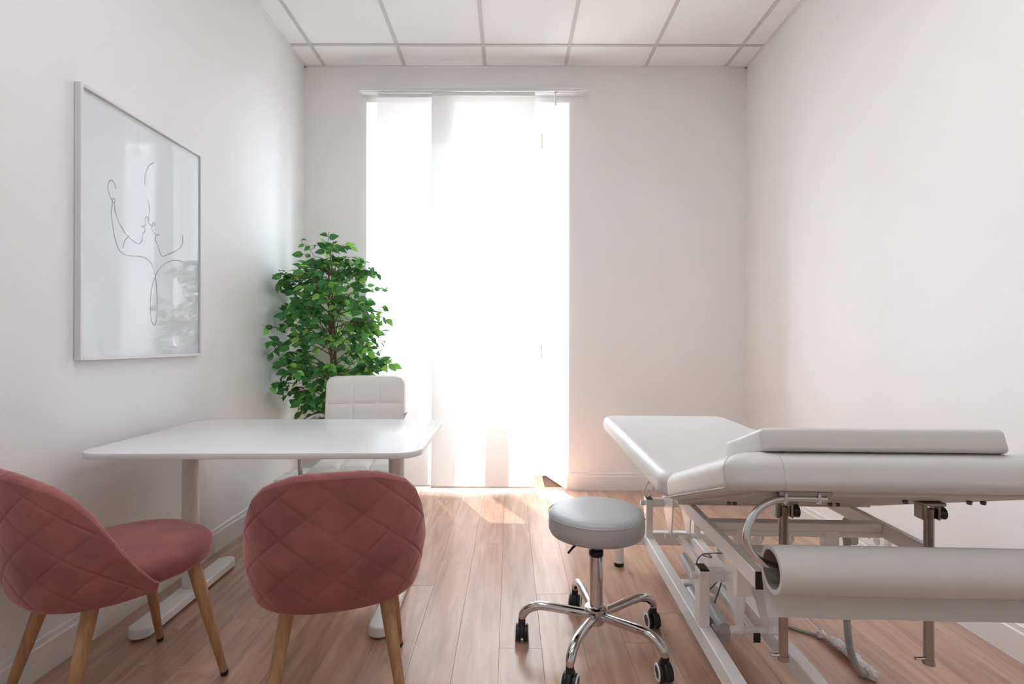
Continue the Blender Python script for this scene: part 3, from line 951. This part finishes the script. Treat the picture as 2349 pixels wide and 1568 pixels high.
# dangling prop rods under the head section
def under(y): return HZ + (HY - y)*math.tan(R(18.9)) - .004
for x in (-.150, .182):
    y = -.70; zt = under(y)
    rd = MB().tube([(x, y, .372), (x, y, zt-.012)], .0105, 18).build('prop_rod', M['chrome_dull'], couch, 40)
    MB().tube([(x-.030, y, .378), (x+.006, y, .378)], .004, 8).build('locking_pin', M['chrome'], rd, 40)
    MB().tube([(x, y, .366), (x, y, .378)], [.013, .012], 16).build('rod_end', M['chrome_dull'], rd, 40)
    cl = MB().bbox((x-.024, y-.014, zt-.036), (x-.012, y+.016, zt+.004), .003)
    cl.bbox((x+.012, y-.014, zt-.036), (x+.018, y+.016, zt+.004), .002); cl.bbox((x-.026, y-.02, zt-.002), (x+.026, y+.024, zt+.006), .002)
    cl = cl.build('rod_clamp', M['chrome_dull'], couch)
    MB().tube([(x+.018, y, zt-.022), (x+.032, y, zt-.022)], [.013, .015], 14).build('clamp_knob', M['black'], cl, 40)
for x, y in ((-.20, -.50), (-.185, -.50), (.06, -.52), (.08, -.52), (.10, -.74), (.24, -.74), (.27, -.74)):
    MB().lathe([(.005, 0), (.006, .007)], (x, y, under(y)-.003), 12).build('bolt', M['dark_grey'], couch)
# chrome paper-roll holder
RY, RZ, RX0, RX1 = -.880, .657, -.262, .405
def hold(sx):
    e = RX0 if sx < 0 else RX1
    o = lambda d: e + sx*d
    return smooth_path([(o(-.115), -.868, .796), (o(-.03), -.868, .796), (o(.010), -.870, .783), (o(.034), -.872, .758), (o(.047), -.876, .725), (o(.042), -.878, .697), (o(.022), -.880, .675), (o(-.012), RY, .662), (o(-.06), RY, .660)], 6)
for sx in (-1, 1):
    h = MB().tube(hold(sx), .0072, 14).build('roll_holder', M['chrome'], couch, 60)
    e = RX0 if sx < 0 else RX1
    for d in (-.032, -.098):
        x = e + sx*d
        MB().bbox((x-.003, -.878, .787), (x+.003, -.858, .810), .001).build('holder_clip', M['chrome'], h)
    MB().bbox((min(e-sx*.02, e-sx*.125), -.874, .803), (max(e-sx*.02, e-sx*.125), -.858, .812), .001).build('holder_plate', M['chrome_dull'], h)

# pillow pad on the head section
pil = MB(); pil.loft(slab(.243, .115, .022, .086, .134, .008, .010, 8, 4, -.029, -.480)); tilt(pil)
W = Matrix.Translation((0.8234, 1.9, 0)) @ Matrix.Rotation(YAW, 4, 'Z')
pil.xf(W)
pil = pil.build('pillow', M['vinyl'], None, 60, off=(0.77, 1.40, 0.80))
tag(pil, 'flat white vinyl pillow lying on the raised head end of the couch', 'pillow')

# paper roll with a hanging sheet
roll = thing('paper_roll', 'white couch paper roll hanging in chrome holder under the head end', 'paper roll', tuple(W @ Vector((0.03, RY, RZ-.046))), YAW)
m = MB()
RO, RI = .0465, .036
n = 48
def circ(r, x, f=0): return [(x, r*math.cos(2*math.pi*k/n), .046 + r*math.sin(2*math.pi*k/n)) for k in range(n)]
x0, x1 = RX0-.03, RX1-.03
m.loft([circ(RI+.002, x0), circ(RO, x0), circ(RO, x1), circ(RI+.002, x1), circ(RI+.002, x0)], cap=False)
m.build('paper', M['paper'], roll, 40)
m = MB(); m.loft([circ(RI, x0+.001), circ(RI+.0019, x0+.001), circ(RI+.0019, x1-.001), circ(RI, x1-.001), circ(RI, x0+.001)], cap=False)
m.build('core_tube', M['core'], roll, 40)
pts = []
for k in range(15):
    if k < 6:
        a = R(40 - 40*k/5); yy, zz = (RO+.0006)*math.cos(a), .046 + (RO+.0006)*math.sin(a)
    else:
        t = (k-5)/9; yy, zz = RO + .0006 - .034*t**1.4, .046 - .104*t
    pts.append([(x0 + (x1-x0)*i/30, yy + .0015*math.sin(i*.7)*max(0, k-6)/8, zz) for i in range(31)])
m = MB(); m.grid(pts); m.grid([[(p[0], p[1]-.0004, p[2]) for p in r] for r in pts], flip=True)
m.build('hanging_sheet', M['paper'], roll, 60)

# hand-control plug and coiled cord, power lead in plastic, wall socket
hc = thing('coiled_cord', 'grey coiled control cord hanging from the couch down to the floor', 'cord', (1.17, 1.70, 0))
path = smooth_path([(1.092, 1.66, .44), (1.090, 1.66, .36), (1.092, 1.66, .25), (1.108, 1.665, .12), (1.150, 1.68, .035), (1.18, 1.69, .026)], 14)
m = MB()
L = [0.0]
for a, b in zip(path, path[1:]): L.append(L[-1] + (b-a).length)
N = 900; coil = []
for k in range(N+1):
    s = L[-1]*k/N
    i = max(0, min(len(path)-2, next((q for q in range(len(L)-1) if L[q+1] >= s), len(L)-2)))
    t = (s-L[i])/max(1e-6, L[i+1]-L[i]); P = path[i].lerp(path[i+1], t); D = (path[i+1]-path[i]).normalized()
    A = D.cross(Vector((0,1,0))).normalized(); B = D.cross(A)
    th = s/.0066*2*math.pi
    coil.append(P + (A*math.cos(th) + B*math.sin(th))*.0085)
m.tube(coil, .0031, 5)
m.build('coil', M['grey'], hc, 80, off=(1.17, 1.70, 0))
m = MB(); m.tube([(1.093, 1.66, .43), (1.095, 1.66, .50)], [.009, .013], 12); m.bbox((1.088, 1.64, .465), (1.122, 1.68, .545), .006); m.build('plug_housing', M['grey'], hc, 40, off=(1.17, 1.70, 0))

pl = thing('power_lead', 'grey power lead on the floor with its end wrapped in white plastic', 'cable', (1.18, 1.85, 0))
m = MB().tube(smooth_path([(0.99, 2.13, .006), (1.03, 2.04, .006), (1.08, 2.01, .006), (1.135, 1.965, .006), (1.175, 1.93, .008), (1.185, 1.86, .014), (1.19, 1.78, .016)], 8), .0055, 10)
m.build('cable', M['grey'], pl, 60, off=(1.18, 1.85, 0))
rp = random.Random(5)
cp = smooth_path([(1.172, 1.945, .014), (1.186, 1.905, .018), (1.197, 1.85, .022), (1.20, 1.79, .022), (1.198, 1.74, .022), (1.196, 1.70, .024), (1.193, 1.675, .016)], 10)
rad = [ .009 + .0 * i for i in range(len(cp))]
tab = [(0,.006),(.06,.018),(.14,.009),(.3,.019),(.55,.017),(.75,.014),(.9,.022),(1,.010)]
rings = []
for i, P in enumerate(cp):
    D = (cp[min(i+1, len(cp)-1)] - cp[max(i-1, 0)]).normalized()
    A = D.cross(Vector((0,0,1))).normalized(); B = A.cross(D)
    r = interp(i/(len(cp)-1), tab)
    ring = []
    for k in range(14):
        a = 2*math.pi*k/14; q = r*(1 + rp.uniform(-.22, .25))
        p = P + A*math.cos(a)*q + B*math.sin(a)*q*.85
        p.z = max(p.z, .001)
        ring.append(p)
    rings.append(ring)
MB().loft(rings).build('plastic_wrap', M['wrap'], pl, 25, off=(1.18, 1.85, 0))

so = thing('wall_socket', 'small white power socket low on the wall behind the couch', 'socket', (XR, 2.50, .16))
MB().bbox((-.022, -.075, -.045), (-.0005, .075, .045), .004).build('cover_plate', M['trim'], so)
MB().tube([(-.0235, -.02, 0), (-.0195, -.02, 0)], .021, 20).build('socket_insert', M['grey'], so, 40)
for yy in (.030, .045, .058):
    MB().tube([(-.0235, yy, -.006), (-.0200, yy, -.006)], .0045, 8).build('contact_hole', M['dark_grey'], so, 40)

# ------------------------------------------------------------------ artificial ficus in the corner
rf = random.Random(11)
tree = thing('potted_ficus', 'tall leafy green ficus tree in the corner by the window', 'plant', (-1.196, 3.45, 0))
MB().lathe([(.105, .002), (.115, .006), (.145, .25), (.15, .255), (.15, .27), (.138, .27), (.132, .235), (.02, .235)], (0,0,0), 36).build('pot', M['pot'], tree, 40)
MB().lathe([(.131, .225), (.12, .242), (.02, .245)], (0,0,0), 24).build('soil', M['soil'], tree, 40)
stems = []
for s in range(3):
    ph = s*2.1
    pts = []
    for k in range(16):
        z = .24 + (1.42 - .1*s)*k/15
        tw = ph + z*2.4
        pts.append(Vector((.017*math.cos(tw)*(1.1 - .2*k/15) + .01*math.sin(z*3), .017*math.sin(tw), z)))
    stems.append(pts)
    MB().tube(pts, [.013*(1-.6*k/15) for k in range(16)], 9).build('stem', M['bark'], tree, 60)

def envelope(z):
    return interp(z, [(.55,.14),(.68,.24),(.85,.32),(1.05,.36),(1.25,.37),(1.42,.36),(1.55,.30),(1.66,.20),(1.76,.06)])
leaves = []        # (position, direction, size, light)
bm_br = MB()
nb = 92
for b in range(nb):
    z0 = .56 + 1.06*(b+.5)/nb + rf.uniform(-.03, .03)
    stp = stems[b % 3]
    base = min(stp, key=lambda p: abs(p.z - z0)).copy()
    ang = b*2.399963 + rf.uniform(-.4, .4)
    ztip = z0 + rf.uniform(-.04, .20)
    rad = envelope(ztip)*rf.uniform(.72, 1.04)
    if z0 > 1.5: rad *= rf.uniform(.4, 1.0)
    d = Vector((math.cos(ang), math.sin(ang), 0))
    tip = Vector((d.x*rad*1.0, d.y*rad*.88, ztip))
    tip.x -= 0.02
    lim = -0.335
    if tip.x < lim: tip.x = lim + rf.uniform(0, .04)
    tip.y = max(tip.y, -.27 + rf.uniform(0, .04))
    ctrl = base.lerp(tip, .5) + Vector((0, 0, .06))
    pts = smooth_path([base, ctrl, tip], 5)
    bm_br.tube(pts, [.0042*(1-.7*i/10) for i in range(len(pts))], 5)
    twigs = [pts]
    for q in range(3):
        i = rf.randint(4, 9)
        a2 = ang + rf.choice((-1, 1))*rf.uniform(.5, 1.1)
        l2 = rf.uniform(.08, .15)
        e = pts[i] + Vector((math.cos(a2)*l2, math.sin(a2)*l2, rf.uniform(-.05, .07)))
        if e.x < lim: e.x = lim + rf.uniform(0, .03)
        e.y = max(e.y, -.29)
        tp = smooth_path([pts[i], pts[i].lerp(e, .5) + Vector((0,0,.012)), e], 3)
        bm_br.tube(tp, .0016, 4)
        twigs.append(tp)
    for tp in twigs:
        first = tp is pts
        st_i = len(tp)//2 if first else 1
        seq = list(range(st_i, len(tp)))
        for i in seq:
            for rep in range(1 if first else 1):
                if rf.random() < .15: continue
                dd = (tp[i] - tp[max(i-1, 0)]).normalized()
                sgn = -1 if i % 2 else 1
                lat = dd.cross(Vector((0,0,1)))
                lat = lat.normalized() if lat.length > .01 else Vector((1,0,0))
                ld = (dd*rf.uniform(.2, .9) + lat*sgn*rf.uniform(.3, 1.0) + Vector((0,0,rf.uniform(-.75, .25)))).normalized()
                outer_ = (tp[i].to_2d().length > .20) or z0 > 1.35
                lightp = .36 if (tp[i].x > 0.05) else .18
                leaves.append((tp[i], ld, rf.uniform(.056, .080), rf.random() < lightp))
# a few wisps at the top and the sides
for w in ((-.21, -.02, 1.80), (.02, -.05, 1.77), (.27, -.05, 1.60), (-.33, -.10, 1.52), (.36, -.08, 1.20), (.345, -.05, 1.33), (.34, -.1, .98)):
    e = Vector(w)
    s0 = Vector((e.x*.35, e.y*.3, e.z - .22))
    tp = smooth_path([s0, s0.lerp(e, .55) + Vector((.02*rf.uniform(-1,1), 0, .01)), e], 5)
    bm_br.tube(tp, .0015, 4)
    for i in range(4, len(tp), 2):
        leaves.append((tp[i], Vector((rf.uniform(-1,1), rf.uniform(-.6,.2), rf.uniform(-.6,.5))).normalized(), rf.uniform(.04,.055), rf.random() < .3))
bo = bm_br.build('twigs', M['bark'], tree, 80); bo['kind'] = 'stuff'

def leaf_geo(fold, curl):
    """pointed oval blade along +y, unit length, with midrib fold"""
    prof_ = [(0.0, .0), (.10, .02), (.20, .19), (.38, .27), (.56, .25), (.74, .16), (.90, .06), (1.0, 0.0)]
    vs, fs = [], []
    for y, w in prof_:
        z = -curl*y*y
        vs += [(-w, y, z + w*fold), (0, y, z), (w, y, z + w*fold)]
    for k in range(len(prof_)-1):
        a = 3*k; b = a+3
        fs += [(a, a+1, b+1, b), (a+1, a+2, b+2, b+1)]
    return vs, fs
variants = [leaf_geo(.35, .12), leaf_geo(.15, .28), leaf_geo(.5, .05), leaf_geo(.25, -.1)]
leaf_me = {}
for vi, (vs, fs) in enumerate(variants):
    for li in (0, 1):
        mm = MB(); mm._add(vs, fs)
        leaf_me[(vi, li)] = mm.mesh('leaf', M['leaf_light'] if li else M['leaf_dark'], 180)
# keep off the wall; nearest-facing leaves become single parts
def leaf_matrix(P, D, s, roll_):
    Y = D; X = Y.cross(Vector((0,0,1)))
    X = X.normalized() if X.length > .05 else Vector((1,0,0))
    # blades turn their faces up and out towards the open room
    aim = Vector((0.15, -0.65, 0.6)); aim = aim - Y*aim.dot(Y)
    if aim.length > .15:
        Z = aim.normalized(); X = Y.cross(Z).normalized()
    Z = X.cross(Y).normalized()
    q = Matrix.Rotation(roll_, 3, Y)
    X, Z = q @ X, q @ Z
    return Matrix(((X.x*s, Y.x*s, Z.x*s, P.x), (X.y*s, Y.y*s, Z.y*s, P.y), (X.z*s, Y.z*s, Z.z*s, P.z), (0,0,0,1)))
ok = []
for P, D, s, li in leaves:
    tipx = P.x + D.x*s
    if tipx < -0.36:
        D = Vector((abs(D.x)*.2, D.y, D.z)).normalized()
    if P.y + D.y*s < -.31: D = Vector((D.x, abs(D.y)*.2, D.z)).normalized()
    ok.append((P, D, s, li, rf.uniform(-.9, .9), rf.randrange(4)))
ok.sort(key=lambda t: t[0].y)      # nearest to the viewer first
rest = MB()
for idx, (P, D, s, li, ro, vi) in enumerate(ok):
    mx = leaf_matrix(P, D, s, ro)
    if idx < 300:
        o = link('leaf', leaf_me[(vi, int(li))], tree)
        o.matrix_basis = mx
    else:
        vs, fs = variants[vi]
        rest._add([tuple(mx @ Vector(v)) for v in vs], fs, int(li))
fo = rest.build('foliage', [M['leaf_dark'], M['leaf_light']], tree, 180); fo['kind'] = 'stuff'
print('leaves', len(ok), 'objects', len(bpy.data.objects))
